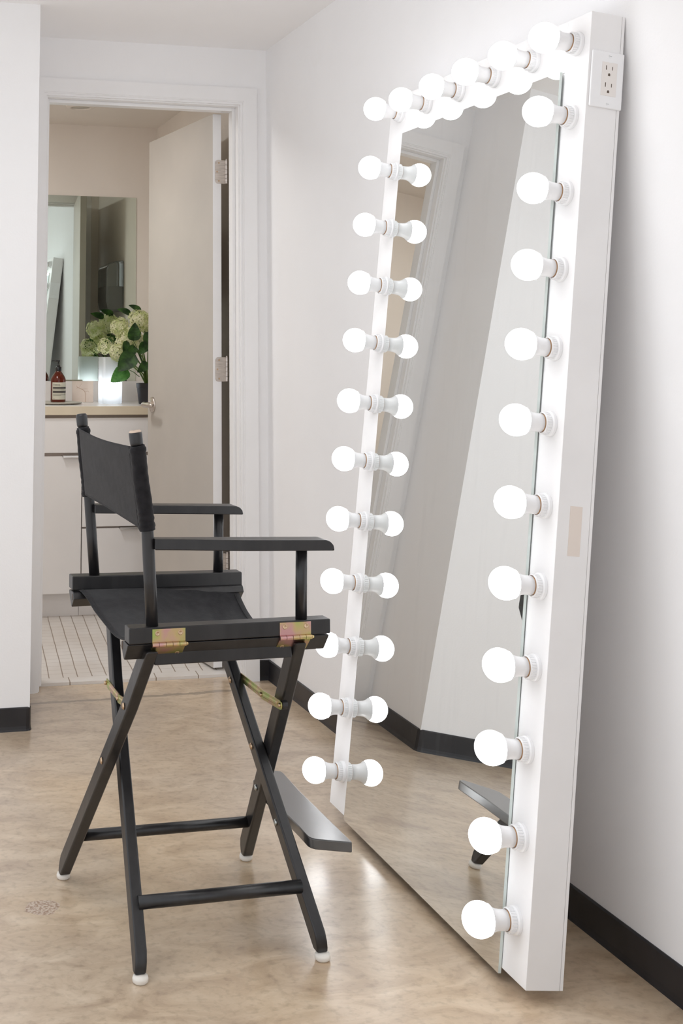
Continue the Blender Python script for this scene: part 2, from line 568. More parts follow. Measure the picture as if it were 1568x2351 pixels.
# far left and front left open so the added world light fills the room
if 0: struct('wall_front', bx(XW, 0, YB - .1, YB, -.05, ZC), M['wall'], 'white wall behind the camera')
struct('wall_bathroom_back', bx(-1.9, .02, 1.66, 1.78, -.05, 2.3), M['bath_wall'], 'beige bathroom wall behind the vanity')
struct('wall_bathroom_right', bx(-.014, .10, .1155, 1.66, -.05, 2.3), M['bath_wall'], 'beige bathroom wall behind the open door')
struct('wall_bathroom_left', bx(-1.9, -1.78, .115, 1.66, -.05, 2.3), M['bath_wall'], 'beige bathroom wall at the left')
# thin beige faces on the bathroom side of the front walls
bm = bmesh.new()
box(bm, -1.9, XL - .08, .1155, .121, 0, 2.25)
box(bm, XR + .05, -.0145, .1155, .121, 0, 2.25)
box(bm, XL - .08, XR + .05, .1155, .121, HD + .07, 2.25)
struct('wall_bathroom_front', bm, M['bath_wall'], 'beige bathroom side of the doorway wall')


def cove(bm, path, h=.0687, t=.005, toe=.008):
    """baseboard profile swept along wall path points; normals point to the left of the path"""
    prof = [(0, 0), (toe, 0), (t + .001, .006), (t, .014), (t, h - .003), (t - .003, h), (0, h)]
    rings = []
    for i, p in enumerate(path):
        p = Vector(p)
        ds = []
        if i > 0: ds.append((p - Vector(path[i - 1])).normalized())
        if i < len(path) - 1: ds.append((Vector(path[i + 1]) - p).normalized())
        ns = [Vector((-d.y, d.x)) for d in ds]
        n_ = sum(ns, Vector((0, 0)))
        n_ = n_ / (n_.length ** 2) * len(ns) if len(ns) == 1 else n_ * (2 / n_.length ** 2) 
        if len(ns) == 1: n_ = ns[0]
        rings.append([bm.verts.new((p.x + n_.x * a, p.y + n_.y * a, z)) for a, z in prof])
    k = len(prof)
    for a, b_ in zip(rings[:-1], rings[1:]):
        for j in range(k):
            bm.faces.new([a[j], a[(j + 1) % k], b_[(j + 1) % k], b_[j]])
    bm.faces.new(rings[0]); bm.faces.new(rings[-1][::-1])


bm = bmesh.new(); cove(bm, [(XR + .0675, 0), (0, 0), ][::-1]); struct('baseboard_back', bm, M['rubber'], 'short black rubber baseboard beside the door casing')
bm = bmesh.new(); cove(bm, [(0, 0), (0, YB)][::-1]); struct('baseboard_right', bm, M['rubber'], 'black rubber baseboard along the wall behind the mirror')
bm = bmesh.new(); cove(bm, [(XW, YL), (XE - .012, YL), (XE - .0035, YL + .0035), (XE, YL + .012), (XE, -.02)][::-1]); struct('baseboard_left', bm, M['rubber'], 'black rubber baseboard around the projecting wall corner')

# ------------------------------------------------------------------ door frame
CW, CT = .062, .016
ci = .006                    # reveal


def casing(name, x0, x1, z1, label):
    bm = bmesh.new()
    # stepped casing: inner bead + flat, left / right / head with mitred look
    for (a, b_, yy) in ((0, .008, -.010), (.008, .012, -.0135), (.012, CW, -CT)):
        box(bm, x0 - b_, x0 - a, yy, 0, 0, z1 + b_)
        box(bm, x1 + a, x1 + b_, yy, 0, 0, z1 + b_)
        box(bm, x0 - b_ if 0 else x0 - a, x1 + a, yy, 0, z1 + a, z1 + b_)
    return struct(name, bm, M['trim'], label)


casing('trim_1', XL - ci, XR + ci, HD + ci - .001, 'white painted casing around the bathroom doorway')
bm = bmesh.new()
box(bm, XL - .0139, XL, .0, .115, .0, HD + .0139)
box(bm, XR, XR + .0139, .0, .115, .0, HD + .0139)
box(bm, XL, XR, .0, .115, HD, HD + .0139)
box(bm, XL, XL + .012, .035, .078, .01, HD)
box(bm, XR - .012, XR, .035, .078, .01, HD)
box(bm, XL + .012, XR - .012, .035, .078, HD - .012, HD)
struct('trim_2', bm, M['trim'], 'white door jamb with stop of the bathroom doorway', bevel=.0012)
# casing on bathroom side
bm = bmesh.new()
box(bm, XL - .006 - CW, XL - .006, .121, .136, .01, HD + .006 + CW)
box(bm, XL - .006, XR + .006, .121, .136, HD + .006, HD + .006 + CW)
struct('trim_3', bm, M['trim'], 'white casing on the bathroom side', bevel=.002)

# door leaf, opened into the bathroom
door = empty('door_1', (-.170, .122, 0.018), rz=math.radians(-6.75) * -1 + 0)
door['kind'] = 'structure'
door['label'] = 'white flush bathroom door standing open'
DW, DH, DT = .700, 2.014, .035
# local: y along the leaf away from the hinges, x thickness
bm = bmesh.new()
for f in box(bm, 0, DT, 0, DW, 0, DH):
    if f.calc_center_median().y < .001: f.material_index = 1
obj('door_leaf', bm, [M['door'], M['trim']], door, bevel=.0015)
for zc_ in (1.8126, 1.078, .372):
    bm = bmesh.new()
    hz0, hz1 = zc_ - .018 - .0445, zc_ - .018 + .0445
    # leaf let into the door edge (faces the doorway), rounded corners on its left
    pts = []
    xl, xr = .009, .0505
    for cx_, cz_, a0 in ((xl + .012, hz0 + .012, PI), (xl + .012, hz1 - .012, PI / 2)):
        arc = [(cx_ + .012 * math.cos(a0 + t * PI / 2 / 5 if a0 == PI else a0 + PI / 2 - t * PI / 2 / 5),
                cz_ + .012 * math.sin(a0 + t * PI / 2 / 5 if a0 == PI else a0 + PI / 2 - t * PI / 2 / 5)) for t in range(6)]
        pts.append(arc)
    poly = pts[0][::-1] + pts[1]
    poly = [(xr, hz0)] + pts[0][::-1] + pts[1] + [(xr, hz1)]
    prism(bm, poly, 1, -.0022, .0005)
    h_ = obj('door_hinge', bm, M['steel'], door)
    bm = bmesh.new()
    for k in range(5):
        lathe(bm, [(0, 0), (.0062, .0), (.0062, .0166), (0, .0166)], 16, (xr + .003, -.004, hz0 + .001 + k * .0178), (0, 0, 1))
    lathe(bm, [(0, 0), (.005, 0), (.004, .005), (0, .006)], 12, (xr + .003, -.004, hz1), (0, 0, 1))
    obj('hinge_knuckle', bm, M['steel'], h_, smooth=False)
    for (sx_, sz_) in ((.024, -.034), (.017, 0), (.024, .034)):
        bm = bmesh.new()
        lathe(bm, [(0, 0), (.0035, 0), (.003, .0012), (0, .0014)], 14, (sx_, -.0022, (hz0 + hz1) / 2 + sz_), (0, -1, 0))
        obj('hinge_screw', bm, M['brown_bolt'], h_)
# lever handle on the face towards the camera
bm = bmesh.new()
HS, HZ = .640, .906
lathe(bm, [(0, 0), (.0325, 0), (.0325, .003), (.030, .007), (.012, .010), (.010, .012), (.0095, .044), (0, .044)], 40, (0, HS, HZ), (-1, 0, 0))
hd = obj('door_handle', bm, M['steel'], door, smooth=True, bevel=.0008)
bm = bmesh.new()
tube(bm, [(-.036, HS + .010, HZ), (-.040, HS, HZ), (-.045, HS - .02, HZ), (-.048, HS - .06, HZ), (-.048, HS - .105, HZ + .001), (-.046, HS - .118, HZ + .001)], [.0105, .0115, .0115, .010, .0088, .006], 20)
obj('handle_lever', bm, M['steel'], hd, smooth=True)

# ------------------------------------------------------------------ leaning bulb mirror
MO = Vector((-0.2701, -2.2004, 0.0246))
U = Vector((-0.00046, .99998, .0067)).normalized()
V = Vector((0.1095, -0.0066, 0.994))
V = (V - U * V.dot(U)).normalized()
Wd = U.cross(V)
mm = Matrix.Identity(4)
for i in range(3):
    mm[i][0], mm[i][1], mm[i][2], mm[i][3] = U[i], V[i], Wd[i], MO[i]
MWd, MH, MD = .9366, 1.7945, .0733
GL, GR, GT, GB = .0976, .0842, .1078, .0089
mirror = empty('vanity_mirror', mat=mm)
tag(mirror, 'tall white framed dressing mirror ringed with lit globe bulbs leaning on the wall', 'mirror')
obj('side_board', bx(0, GR, 0, MH, 0, MD - .0065), M['frame'], mirror, bevel=.001)
obj('side_board', bx(MWd - GL, MWd, 0, MH, 0, MD - .0065), M['frame'], mirror, bevel=.001)
obj('top_board', bx(GR + .0002, MWd - GL - .0002, MH - GT, MH, 0, MD - .0065), M['frame'], mirror, bevel=.0008)
obj('back_panel', bx(.0004, MWd - .0004, .0006, MH - .0006, MD - .006, MD), M['frame'], mirror)
obj('inner_board', bx(GR + .0002, MWd - GL - .0002, .001, MH - GT - .0002, .001, .012), M['frame'], mirror)
for (fu, fw) in ((.22, MD - .02), (MWd - .22, MD - .02)):
    bm = bmesh.new()
    box(bm, fu - .018, fu + .018, -.0165, 0, fw - .004, fw + .018)
    obj('foot_block', bm, M['rubber'], mirror)
# glass pane: mirrored front, green edge
bm = bmesh.new()
fs = box(bm, GR - .001, MWd - GL + .001, -GB, MH - GT, -.0062, -.0002, 1)
bm.verts.ensure_lookup_table()
for f in fs:
    if f.calc_center_median().z < -.006: f.material_index = 0
for q in bm.verts:            # the pane sits slightly askew, standing proud at its near edge
    q.co.z += -.0080 * (.47 - q.co.x) - .0025 * (q.co.y - .9)
g_ = obj('mirror_glass', bm, [M['mirror'], M['glassedge']], mirror)

RR = [(0.0431, 1.7371), (0.0458, 1.5887), (0.0444, 1.4358), (0.0446, 1.2857), (0.0458, 1.1331), (0.0462, 0.9895), (0.0433, 0.8364), (0.0409, 0.6887), (0.0413, 0.5414), (0.0477, 0.3933), (0.045, 0.2412), (0.0464, 0.0977)]
LL = [(0.8684, 1.746), (0.8676, 1.5892), (0.8678, 1.4393), (0.8675, 1.2888), (0.8646, 1.1414), (0.8657, 0.9882), (0.8654, 0.8434), (0.8666, 0.6949), (0.8666, 0.5432), (0.863, 0.391), (0.8718, 0.243), (0.8707, 0.093)]
TT = [(0.7091, 1.7399), (0.5373, 1.7384), (0.3709, 1.7386), (0.2052, 1.7378)]


def socket_mesh():
    bm = bmesh.new()
    lathe(bm, [(0, 0), (.0245, 0), (.0245, .006), (.0232, .0075), (.0205, .0085), (.0205, .0185), (.0195, .020), (.0182, .020), (.0182, .0165), (0, .0165)], 48, (0, 0, 0), (0, 0, -1))
    n_ = 26
    for k in range(n_):
        a = 2 * PI * k / n_
        c, s = math.cos(a), math.sin(a)
        r0, r1, hw = .0200, .0218, .0014
        vs = []
        for (rr, ww) in ((r0, -hw), (r0, hw), (r1, hw), (r1, -hw)):
            for zz in (-.0085, -.0180):
                vs.append(bm.verts.new((c * rr - s * ww, s * rr + c * ww, zz)))
        for f in ((0, 2, 4, 6), (1, 7, 5, 3), (0, 1, 3, 2), (2, 3, 5, 4), (4, 5, 7, 6), (6, 7, 1, 0)):
            bm.faces.new([vs[i] for i in f])
    return bm


def bulb_mesh():
    bm = bmesh.new()
    # ring coloured as the shade in the socket gap then white collar then globe
    lathe(bm, [(0, .016), (.0166, .016), (.0168, .0212), (.0160, .0214)], 40, (0, 0, 0), (0, 0, -1), 1)
    lathe(bm, [(.0160, .0214), (.0173, .0216), (.0176, .034), (.0184, .041), (.0205, .048), (.0240, .0535), (.0262, .0560)], 40, (0, 0, 0), (0, 0, -1), 0)
    return bm


def globe_mesh():
    bm = bmesh.new()
    prof = []
    R_, c_ = .0305, .0734
    a0 = math.asin(.0264 / R_)
    for k in range(17):
        a = PI - a0 - (PI - a0) * k / 16
        prof.append((max(R_ * math.sin(a), 0) if k < 16 else 0, c_ + R_ * -math.cos(PI - a) * -1 if False else c_ - R_ * math.cos(PI - a) * 1))
    # angle measured so that it starts at the collar and ends at the tip
    prof = [(R_ * math.sin(a0 + (PI - a0) * k / 16) if k < 16 else 0, c_ - R_ * math.cos(a0 + (PI - a0) * k / 16)) for k in range(17)]
    lathe(bm, prof, 40, (0, 0, 0), (0, 0, -1))
    return bm


s0 = obj('lamp_socket', socket_mesh(), M['plastic'], mirror, bevel=.0004, seg=1)
b0 = obj('light_bulb', bulb_mesh(), [M['plastic'], M['gapbrown']], s0, smooth=True)
g0 = obj('bulb_globe', globe_mesh(), M['glow'], s0, smooth=True)
first = True
for (u_, v_) in RR + LL + TT:
    if first:
        s1 = s0; first = False
    else:
        s1 = s0.copy(); COL.objects.link(s1); s1.parent = mirror
        for c_ in (b0, g0):
            d_ = c_.copy(); COL.objects.link(d_); d_.parent = s1
    s1.location = (u_, v_, 0)

# double outlet on the near side of the frame (plane u = 0)


def side_box(u0, u1, v0, v1, w0, w1):
    return bx(u0, u1, v0, v1, w0, w1)


bm = bmesh.new()
box(bm, -.0055, 0, 1.604, 1.7172, .0045, .0742)
pl = obj('outlet_plate', bm, M['plastic'], mirror, bevel=.0035, seg=4)
pl['label'] = 'white double outlet plate on the frame side'
obj('outlet_insert', bx(-.0062, -.0050, 1.6285, 1.6955, .0262, .0592), mat('outlet_beige', (.78, .74, .71), .4), pl, bevel=.0012)
for vc in (1.6790, 1.6450):
    bm = bmesh.new()
    box(bm, -.0064, -.0061, vc + .001, vc + .0095, .0345, .0362)
    box(bm, -.0064, -.0061, vc + .0015, vc + .0085, .0477, .0492)
    poly = [(vc - .0105, .0397), (vc - .0105, .0443)] + [(vc - .0075 + .0023 * math.sin(t), .042 + .0023 * math.cos(t)) for t in [i * PI / 8 for i in range(9)]]
    prism(bm, poly, 0, -.0064, -.0061)
    obj('outlet_slots', bm, M['slot'], pl)
for vc in (1.7080, 1.6125):
    bm = bmesh.new()
    lathe(bm, [(0, 0), (.0032, 0), (.003, .0006), (0, .0008)], 16, (-.0055, vc, .0425), (-1, 0, 0))
    box(bm, -.00665, -.0062, vc - .0004, vc + .0004, .0397, .0453, 1)
    sc = obj('plate_screw', bm, [M['plastic'], M['grey']], pl)
bm = bmesh.new()
box(bm, -.0006, 0, .753, .8437, .0246, .0496)
tp = obj('masking_tape', bm, M['tape'], mirror)
tp['label'] = 'faded beige tape patch on the frame side'
# switch plate on the far side of the frame, seen in the bathroom mirror
bm = bmesh.new()
box(bm, MWd, MWd + .0055, 1.50, 1.615, .002, .0705)
sw = obj('switch_plate', bm, M['plastic'], mirror, bevel=.003)
obj('switch_rocker', bx(MWd + .005, MWd + .0085, 1.525, 1.590, .020, .053), M['plastic'], sw, bevel=.001)

# ------------------------------------------------------------------ director chair
CH = empty('director_chair', (-0.75350, -1.73352, 0), rz=math.radians(1.802))
tag(CH, 'tall black wooden director chair with black canvas seat and back facing the mirror', 'chair')
BW = M['black_wood']
LEGS = {  # L0, Lt, F0, Fk, Ft, h, t, outer side
    'A': (.2575, -.2343, -.2320, -.1776, -.1677, .050, .0235, 1),
    'C': (.2580, -.2307, .1914, .1451, .1307, .044, .0240, 1),
    'B': (-.2573, .2360, -.1830, -.1440, -.1285, .0415, .0225, -1),
    'D': (-.2583, .2342, .1760, .1185, .0985, .052, .0225, -1)}
ZK = .45


def leg_at(k, z):
    L0, Lt, F0, Fk, Ft, h, t, s = LEGS[k]
    L = L0 + (Lt - L0) * z / .58
    F = F0 + (Fk - F0) * z / ZK if z < ZK else Fk + (Ft - Fk) * (z - ZK) / (.58 - ZK)
    return F, L, h, t, s


for k in 'ACBD':
    bm = bmesh.new()
    rings = []
    for z in (.013, .022, .034, .050, .2, .35, .43, .45, .47, .585):
        F, L, h, t, s = leg_at(k, z)
        lo, hi = L - h / 2, L + h / 2
        cut = {.013: .62, .022: .40, .034: .18}.get(z, 0) * h
        if s > 0: hi -= cut
        else: lo += cut
        zz = z
        rings.append([bm.verts.new(p) for p in ((F, lo, zz), (F + t, lo, zz), (F + t, hi, zz), (F, hi, zz))])
    for a, b_ in zip(rings[:-1], rings[1:]):
        for j in range(4):
            bm.faces.new([a[j], a[(j + 1) % 4], b_[(j + 1) % 4], b_[j]])
    bm.faces.new(rings[0]); bm.faces.new(rings[-1][::-1])
    lg = obj('leg', bm, BW, CH, bevel=.004, seg=3, angle=35)
    F, L, h, t, s = leg_at(k, .013)
    bm = bmesh.new()
    cL = L - s * .31 * h * 0 - s * h * .14
    lathe(bm, [(0, 0), (.011, 0), (.0145, .003), (.0150, .008), (.0135, .0125), (0, .0135)], 28, (F + t / 2, cL, 0), (0, 0, 1))
    obj('foot_pad', bm, M['pad'], lg, smooth=True)

# rails: near (L<0) and far (L>0)
for side in (-1, 1):
    if side < 0:
        l0, l1, z0a, z1a, z0b, z1b, fa, fb = -.2545, -.2180, .5985, .6283, .6000, .6275, -.1995, .2035
        low = [(-.2530, .5975), (-.2495, .5920), (-.2250, .5650), (-.2200, .5655), (-.1985, .588), (-.2010, .595), (-.2170, .5985)]
        fl0, fl1 = -.2015, .2015
    else:
        l0, l1, z0a, z1a, z0b, z1b, fa, fb = .2210, .2600, .6125, .6425, .6075, .6375, -.2100, .1885
        low = [(.2610, .6080), (.2590, .6010), (.2330, .5755), (.2290, .5755), (.2060, .5960), (.2120, .6070), (.2180, .6100)]
        fl0, fl1 = -.2095, .1880
    bm = bmesh.new()
    vs = []
    for f_, za, zb in ((fa, z0a, z1a), (fb, z0b, z1b)):
        vs.append([bm.verts.new(p) for p in ((f_, l0, za), (f_, l1, za), (f_, l1, zb), (f_, l0, zb))])
    bm.faces.new(vs[0]); bm.faces.new(vs[1][::-1])
    for j in range(4): bm.faces.new([vs[0][j], vs[0][(j + 1) % 4], vs[1][(j + 1) % 4], vs[1][j]])
    up = obj('seat_rail', bm, BW, CH, bevel=.0022, seg=3)
    bm = bmesh.new()
    prism(bm, low, 0, fl0, fl1)
    lr = obj('hinge_rail', bm, BW, CH, bevel=.0018, seg=2)
    sl = -.2115 if side < 0 else .2180
    bm = bmesh.new()
    prism(bm, [(sl - .0022, .582 if side < 0 else .592), (sl + .0022, .582 if side < 0 else .592), (sl + .0022, .5965 if side < 0 else .6055), (sl - .0022, .5965 if side < 0 else .6055)], 0, fl0 - .0006, fl0 + .004)
    obj('canvas_slot', bm, M['slot'], lr)
    bm = bmesh.new()
    a, b_ = (-.236, -.212) if side < 0 else (.214, .238)
    zz = (.5545, .578) if side < 0 else (.562, .585)
    box(bm, -.145, .131, a, b_, zz[0], zz[1])
    obj('cross_rail', bm, BW, CH, bevel=.002)
    # hinges
    Lo = l0 if side < 0 else l1
    for (fs_, fe_) in ((-.155, -.0905), (.0985, .1625)):
        if side > 0: fs_ -= .012; fe_ -= .012
        bm = bmesh.new()
        off = .0016 * side
        zt = z1b if side > 0 else .6265
        zb_ = .6005 if side < 0 else .6120
        lo_ = min(Lo, Lo + off); hi_ = max(Lo, Lo + off)
        box(bm, fs_, fe_, lo_, hi_, zb_, zt - .0015)
        hg = obj('hinge', bm, M['zinc'], CH, bevel=.0006)
        bm = bmesh.new()
        p0 = Vector((Lo + off * 2.2, zb_ - .003)); p1 = Vector((Lo - side * .0275, zb_ - .0315))
        d_ = (p1 - p0).normalized(); n_ = Vector((-d_.y, d_.x)) * .0013
        v_ = []
        for f_ in (fs_, fe_):
            for q in (p0 + n_, p0 - n_, p1 - n_, p1 + n_):
                v_.append(bm.verts.new((f_ - (0 if q.y > zb_ - .01 else 0), q.x, q.y)))
        for f in ((0, 1, 2, 3), (7, 6, 5, 4), (0, 4, 5, 1), (1, 5, 6, 2), (2, 6, 7, 3), (3, 7, 4, 0)):
            bm.faces.new([v_[i] for i in f])
        obj('hinge_leaf', bm, M['zinc'], hg, bevel=.0004)
        bm = bmesh.new()
        n5 = 5
        for k in range(n5):
            a = fs_ - .001 + (fe_ - fs_ + .002) * k / n5
            b2 = fs_ - .001 + (fe_ - fs_ + .002) * (k + 1) / n5 - .0008
            lathe(bm, [(0, 0), (.0043, 0), (.0043, b2 - a), (0, b2 - a)], 18, (a, Lo + side * .0042, zb_ - .0035), (1, 0, 0))
        lathe(bm, [(0, 0), (.0034, 0), (.0028, .003), (0, .0035)], 14, (fe_ + .001, Lo + side * .0042, zb_ - .0035), (1, 0, 0))
        obj('hinge_knuckle', bm, M['zinc'], hg)
        for (ff, zz_) in ((fs_ + .010, zt - .0095), (fe_ - .010, zt - .0095)):
            bm = bmesh.new()
            lathe(bm, [(0, 0), (.0048, 0), (.0046, .0007), (.0032, .0009), (.0028, .0004), (0, .0002)], 20, (ff, Lo + off, zz_), (0, side, 0))
            obj('hinge_screw', bm, M['brown_bolt'], hg, smooth=True)
        nn = Vector((0, -d_.y, d_.x)) * 1
        nn = Vector((0, n_.x, n_.y)).normalized()
        if nn.y * side < 0: nn = -nn
        for ff in (fs_ + .011, fe_ - .011):
            bm = bmesh.new()
            q = p0 + (p1 - p0) * .72
            c3 = Vector((ff, q.x, q.y)) + nn * .0013
            lathe(bm, [(0, 0), (.0045, 0), (.0043, .0007), (.0030, .0009), (.0026, .0004), (0, .0002)], 20, c3, nn)
            obj('hinge_screw', bm, M['brown_bolt'], hg, smooth=True)

# posts
POST = {-1: dict(b=(-.1505, -.2370, .628), m=(-.1610, -.2385, .805), t=(-.1870, -.2400, .992)),
        1: dict(b=(-.1560, .2400, .641), m=(-.1700, .2400, .815), t=(-.1900, .2400, 1.000))}
for side in (-1, 1):
    P = POST[side]
    b_, m_, t_ = Vector(P['b']), Vector(P['m']), Vector(P['t'])
    dn = (t_ - m_).normalized()
    bm = bmesh.new()
    c0 = t_ - dn * .030
    tube(bm, [b_, b_ + (m_ - b_) * .5, m_, m_ + (t_ - m_) * .4, c0 - dn * .006, c0 - dn * .004, c0 - dn * .0015, c0], [.0118, .0118, .0118, .0118, .0118, .0125, .0105, .0105], 24)
    po = obj('back_post', bm, BW, CH, smooth=True)
    bm = bmesh.new()
    lathe(bm, [(0, 0), (.0105, 0), (.0122, .0015), (.0128, .006), (.0130, .022), (.0124, .026), (.0100, .0292), (0, .030)], 28, c0, dn)
    for f in bm.faces:
        if (f.calc_center_median() - c0).dot(dn) > .0250: f.material_index = 1
    obj('post_cap', bm, [BW, M['worn'] if side < 0 else BW], po, smooth=True)
    # front post under the arm
    f_, l_, z_ = (.1490, -.2390, .627) if side < 0 else (.1365, .2400, .637)
    bm = bmesh.new()
    tube(bm, [(f_, l_, z_), (f_ + .001, l_, .700), (f_ + .002, l_, .764 if side < 0 else .773)], .0113, 24)
    obj('arm_post', bm, BW, CH, smooth=True)
    # armrest
    bm = bmesh.new()
    if side < 0:
        inner = [(-.150, -.2260), (.205, -.2290)]
        outer = [(.203, -.2755), (.10, -.2755), (.0, -.2740), (-.07, -.2620), (-.150, -.2550)]
        zt = lambda f: .7895 - .0095 * (f + .15) / .35
        th = .0205
    else:
        inner = [(-.162, .2120), (.190, .2150)]
        outer = [(.188, .2660), (.085, .2640), (-.015, .2600), (-.08, .2500), (-.162, .2460)]
        zt = lambda f: .7985 - .0115 * (f + .16) / .34
        th = .0190
    # densify and round the front end
    fmax = inner[1][0]
    fst = inner[0][0]

    def interp(pts, f):
        pts = sorted(pts)
        if f <= pts[0][0]: return pts[0][1]
        if f >= pts[-1][0]: return pts[-1][1]
        for (a, la), (c, lc) in zip(pts[:-1], pts[1:]):
            if a <= f <= c: return la + (lc - la) * (f - a) / (c - a)
    stations = [fst, -.09, -.03, .03, .09, .14, fmax - .022, fmax - .017, fmax - .011, fmax - .006, fmax - .002, fmax]
    rings = []
    for f_ in stations:
        li, lo = interp(inner, f_), interp(outer, f_)
        dz = 0
        if f_ > fmax - .020:
            q = (f_ - (fmax - .020)) / .020
            dz = .0165 * (1 - math.sqrt(max(0, 1 - q * q)))
        top = zt(f_) - dz
        bot = zt(f_) - th
        rings.append([bm.verts.new(p) for p in ((f_, li, bot), (f_, lo, bot), (f_, lo, top), (f_, li, top))])
    for a, c in zip(rings[:-1], rings[1:]):
        for j in range(4): bm.faces.new([a[j], a[(j + 1) % 4], c[(j + 1) % 4], c[j]])
    bm.faces.new(rings[0]); bm.faces.new(rings[-1][::-1])
    obj('armrest', bm, BW, CH, bevel=.0022, seg=3, angle=50)

# stretchers
for side in (-1, 1):
    bm = bmesh.new()
    if side < 0: tube(bm, [(-.160, -.1830, .1135), (.165, -.1850, .1125)], .0123, 24)
    else: tube(bm, [(-.205, .1750, .1095), (.205, .1740, .1065)], .0115, 24)
    obj('stretcher', bm, BW, CH, smooth=True)

# footrest
bm = bmesh.new()
poly = [(.196, -.10), (.194, -.150), (.197, -.160), (.204, -.168), (.264, -.1985), (.268, -.1975), (.276, .10), (.284, .212), (.283, .226), (.270, .236), (.215, .200), (.200, .185), (.197, .15)]
prism(bm, [(p[0], p[1]) for p in poly], 2, .1700, .1900)
obj('footrest', bm, M['worn_black'], CH, bevel=.0035, seg=3, angle=30)
for pk, pf in (('C', .2100), ('D', .1990)):
    F, L, h, t, s = leg_at(pk, pf)
    bm = bmesh.new()
    lathe(bm, [(0, 0), (.0062, 0), (.0068, .001), (.0052, .0032), (.003, .004), (.0015, .0028), (0, .0028)], 24, (F, L, pf), (-1, 0, 0))
    obj('footrest_bolt', bm, M['bolt'], CH, smooth=True)

# pivot bolts on the crossing legs
for pk, zz_, mm_ in (('A', .455, 'brown_bolt'), ('A', .320, 'brown_bolt'), ('D', .430, 'brown_bolt'), ('D', .318, 'brown_bolt')):
    F, L, h, t, s = leg_at(pk, zz_)
    bm = bmesh.new()
    lathe(bm, [(0, 0), (.0068, 0), (.0070, .0006), (.0055, .0012), (.0052, .0026), (.0035, .0034), (.0020, .0022), (0, .0022)], 24, (F - .0008, L, zz_), (-1, 0, 0))
    obj('pivot_bolt', bm, M[mm_], CH, smooth=True)


def brace(p, q, wdt=.0175):
    bm = bmesh.new()
    p, q = Vector(p), Vector(q)
    d_ = (q - p).normalized()
    nrm = Vector((1, 0, 0))
    sd = d_.cross(nrm).normalized()
    nrm = sd.cross(d_).normalized()
    pts = []
    for i in range(9):
        a = PI / 2 + PI * i / 8
        pts.append(p + d_ * math.cos(a) * wdt / 2 + sd * math.sin(a) * wdt / 2)
    for i in range(9):
        a = -PI / 2 + PI * i / 8
        pts.append(q + d_ * math.cos(a) * wdt / 2 + sd * math.sin(a) * wdt / 2)
    A = [bm.verts.new(x - nrm * .0009) for x in pts]
    B = [bm.verts.new(x + nrm * .0009) for x in pts]
    bm.faces.new(A); bm.faces.new(B[::-1])
    for i in range(len(A)):
        j = (i + 1) % len(A)
        bm.faces.new([A[i], B[i], B[j], A[j]])
    # raised rib
    a = p + d_ * .012; c = q - d_ * .012
    hw = wdt * .22
    r_ = []
    for x in (a, c):
        for s_ in (-1, 1):
            r_.append(bm.verts.new(x + sd * hw * s_ - nrm * .0009))
            r_.append(bm.verts.new(x + sd * hw * .4 * s_ - nrm * .0026))
    for f in ((0, 1, 5, 4), (1, 3, 7, 5), (3, 2, 6, 7), (0, 2, 3, 1), (4, 5, 7, 6)):
        bm.faces.new([r_[i] for i in f])
    return bm


def brace_pair(p, m_, q, label):
    b1 = obj('folding_brace', brace(p, m_), M['zinc'], CH)
    m2 = Vector(m_) + Vector((-.0022, 0, 0)); q2 = Vector(q) + Vector((-.0022, 0, 0))
    b2 = obj('brace_link', brace(m2, q2), M['zinc'], b1)
    for c_ in (p, m_, q):
        bm = bmesh.new()
        lathe(bm, [(0, -.002), (.0042, -.002), (.0042, .0028), (.003, .0045), (0, .005)], 16, Vector(c_) + Vector((-.002, 0, 0)), (-1, 0, 0))
        obj('brace_rivet', bm, M['brown_bolt'], b1, smooth=True)
    return b1


brace_pair((-.146, .148, .4290), (-.1475, .030, .4270), (-.1500, -.115, .4440), '')
brace_pair((.1420, .128, .4370), (.1400, -.045, .4370), (.1380, -.1570, .4450), '')
bm = bmesh.new()
F, L, h, t, s = leg_at('C', .448)
tube(bm, [(.1385, -.157, .445), (F + .004, -.157, .445)], .0085, 16)
obj('brace_spacer', bm, M['rubber'], CH)

# canvas seat
backc = [(.2270, .6110), (.2100, .6125), (.1581, .6065), (.1003, .5930), (.05, .5860), (.0083, .5810), (-.0584, .5764), (-.10, .5780), (-.1432, .5837), (-.1712, .5900), (-.205, .5985)]
frontc = [(.2280, .6090), (.2180, .6000), (.1900, .5800), (.150, .5600), (.09, .5450), (.01, .5380), (-.06, .5380), (-.11, .5460), (-.150, .5600), (-.188, .5800), (-.210, .5985)]
bm = bmesh.new()
NF, NL = 26, 40


def smoothc(c, t):
    x = t * (len(c) - 1)
    i = min(int(x), len(c) - 2)
    f = x - i
    p0 = Vector(c[max(i - 1, 0)]); p1 = Vector(c[i]); p2 = Vector(c[i + 1]); p3 = Vector(c[min(i + 2, len(c) - 1)])
    return 0.5 * ((2 * p1) + (-p0 + p2) * f + (2 * p0 - 5 * p1 + 4 * p2 - p3) * f * f + (-p0 + 3 * p1 - 3 * p2 + p3) * f ** 3)


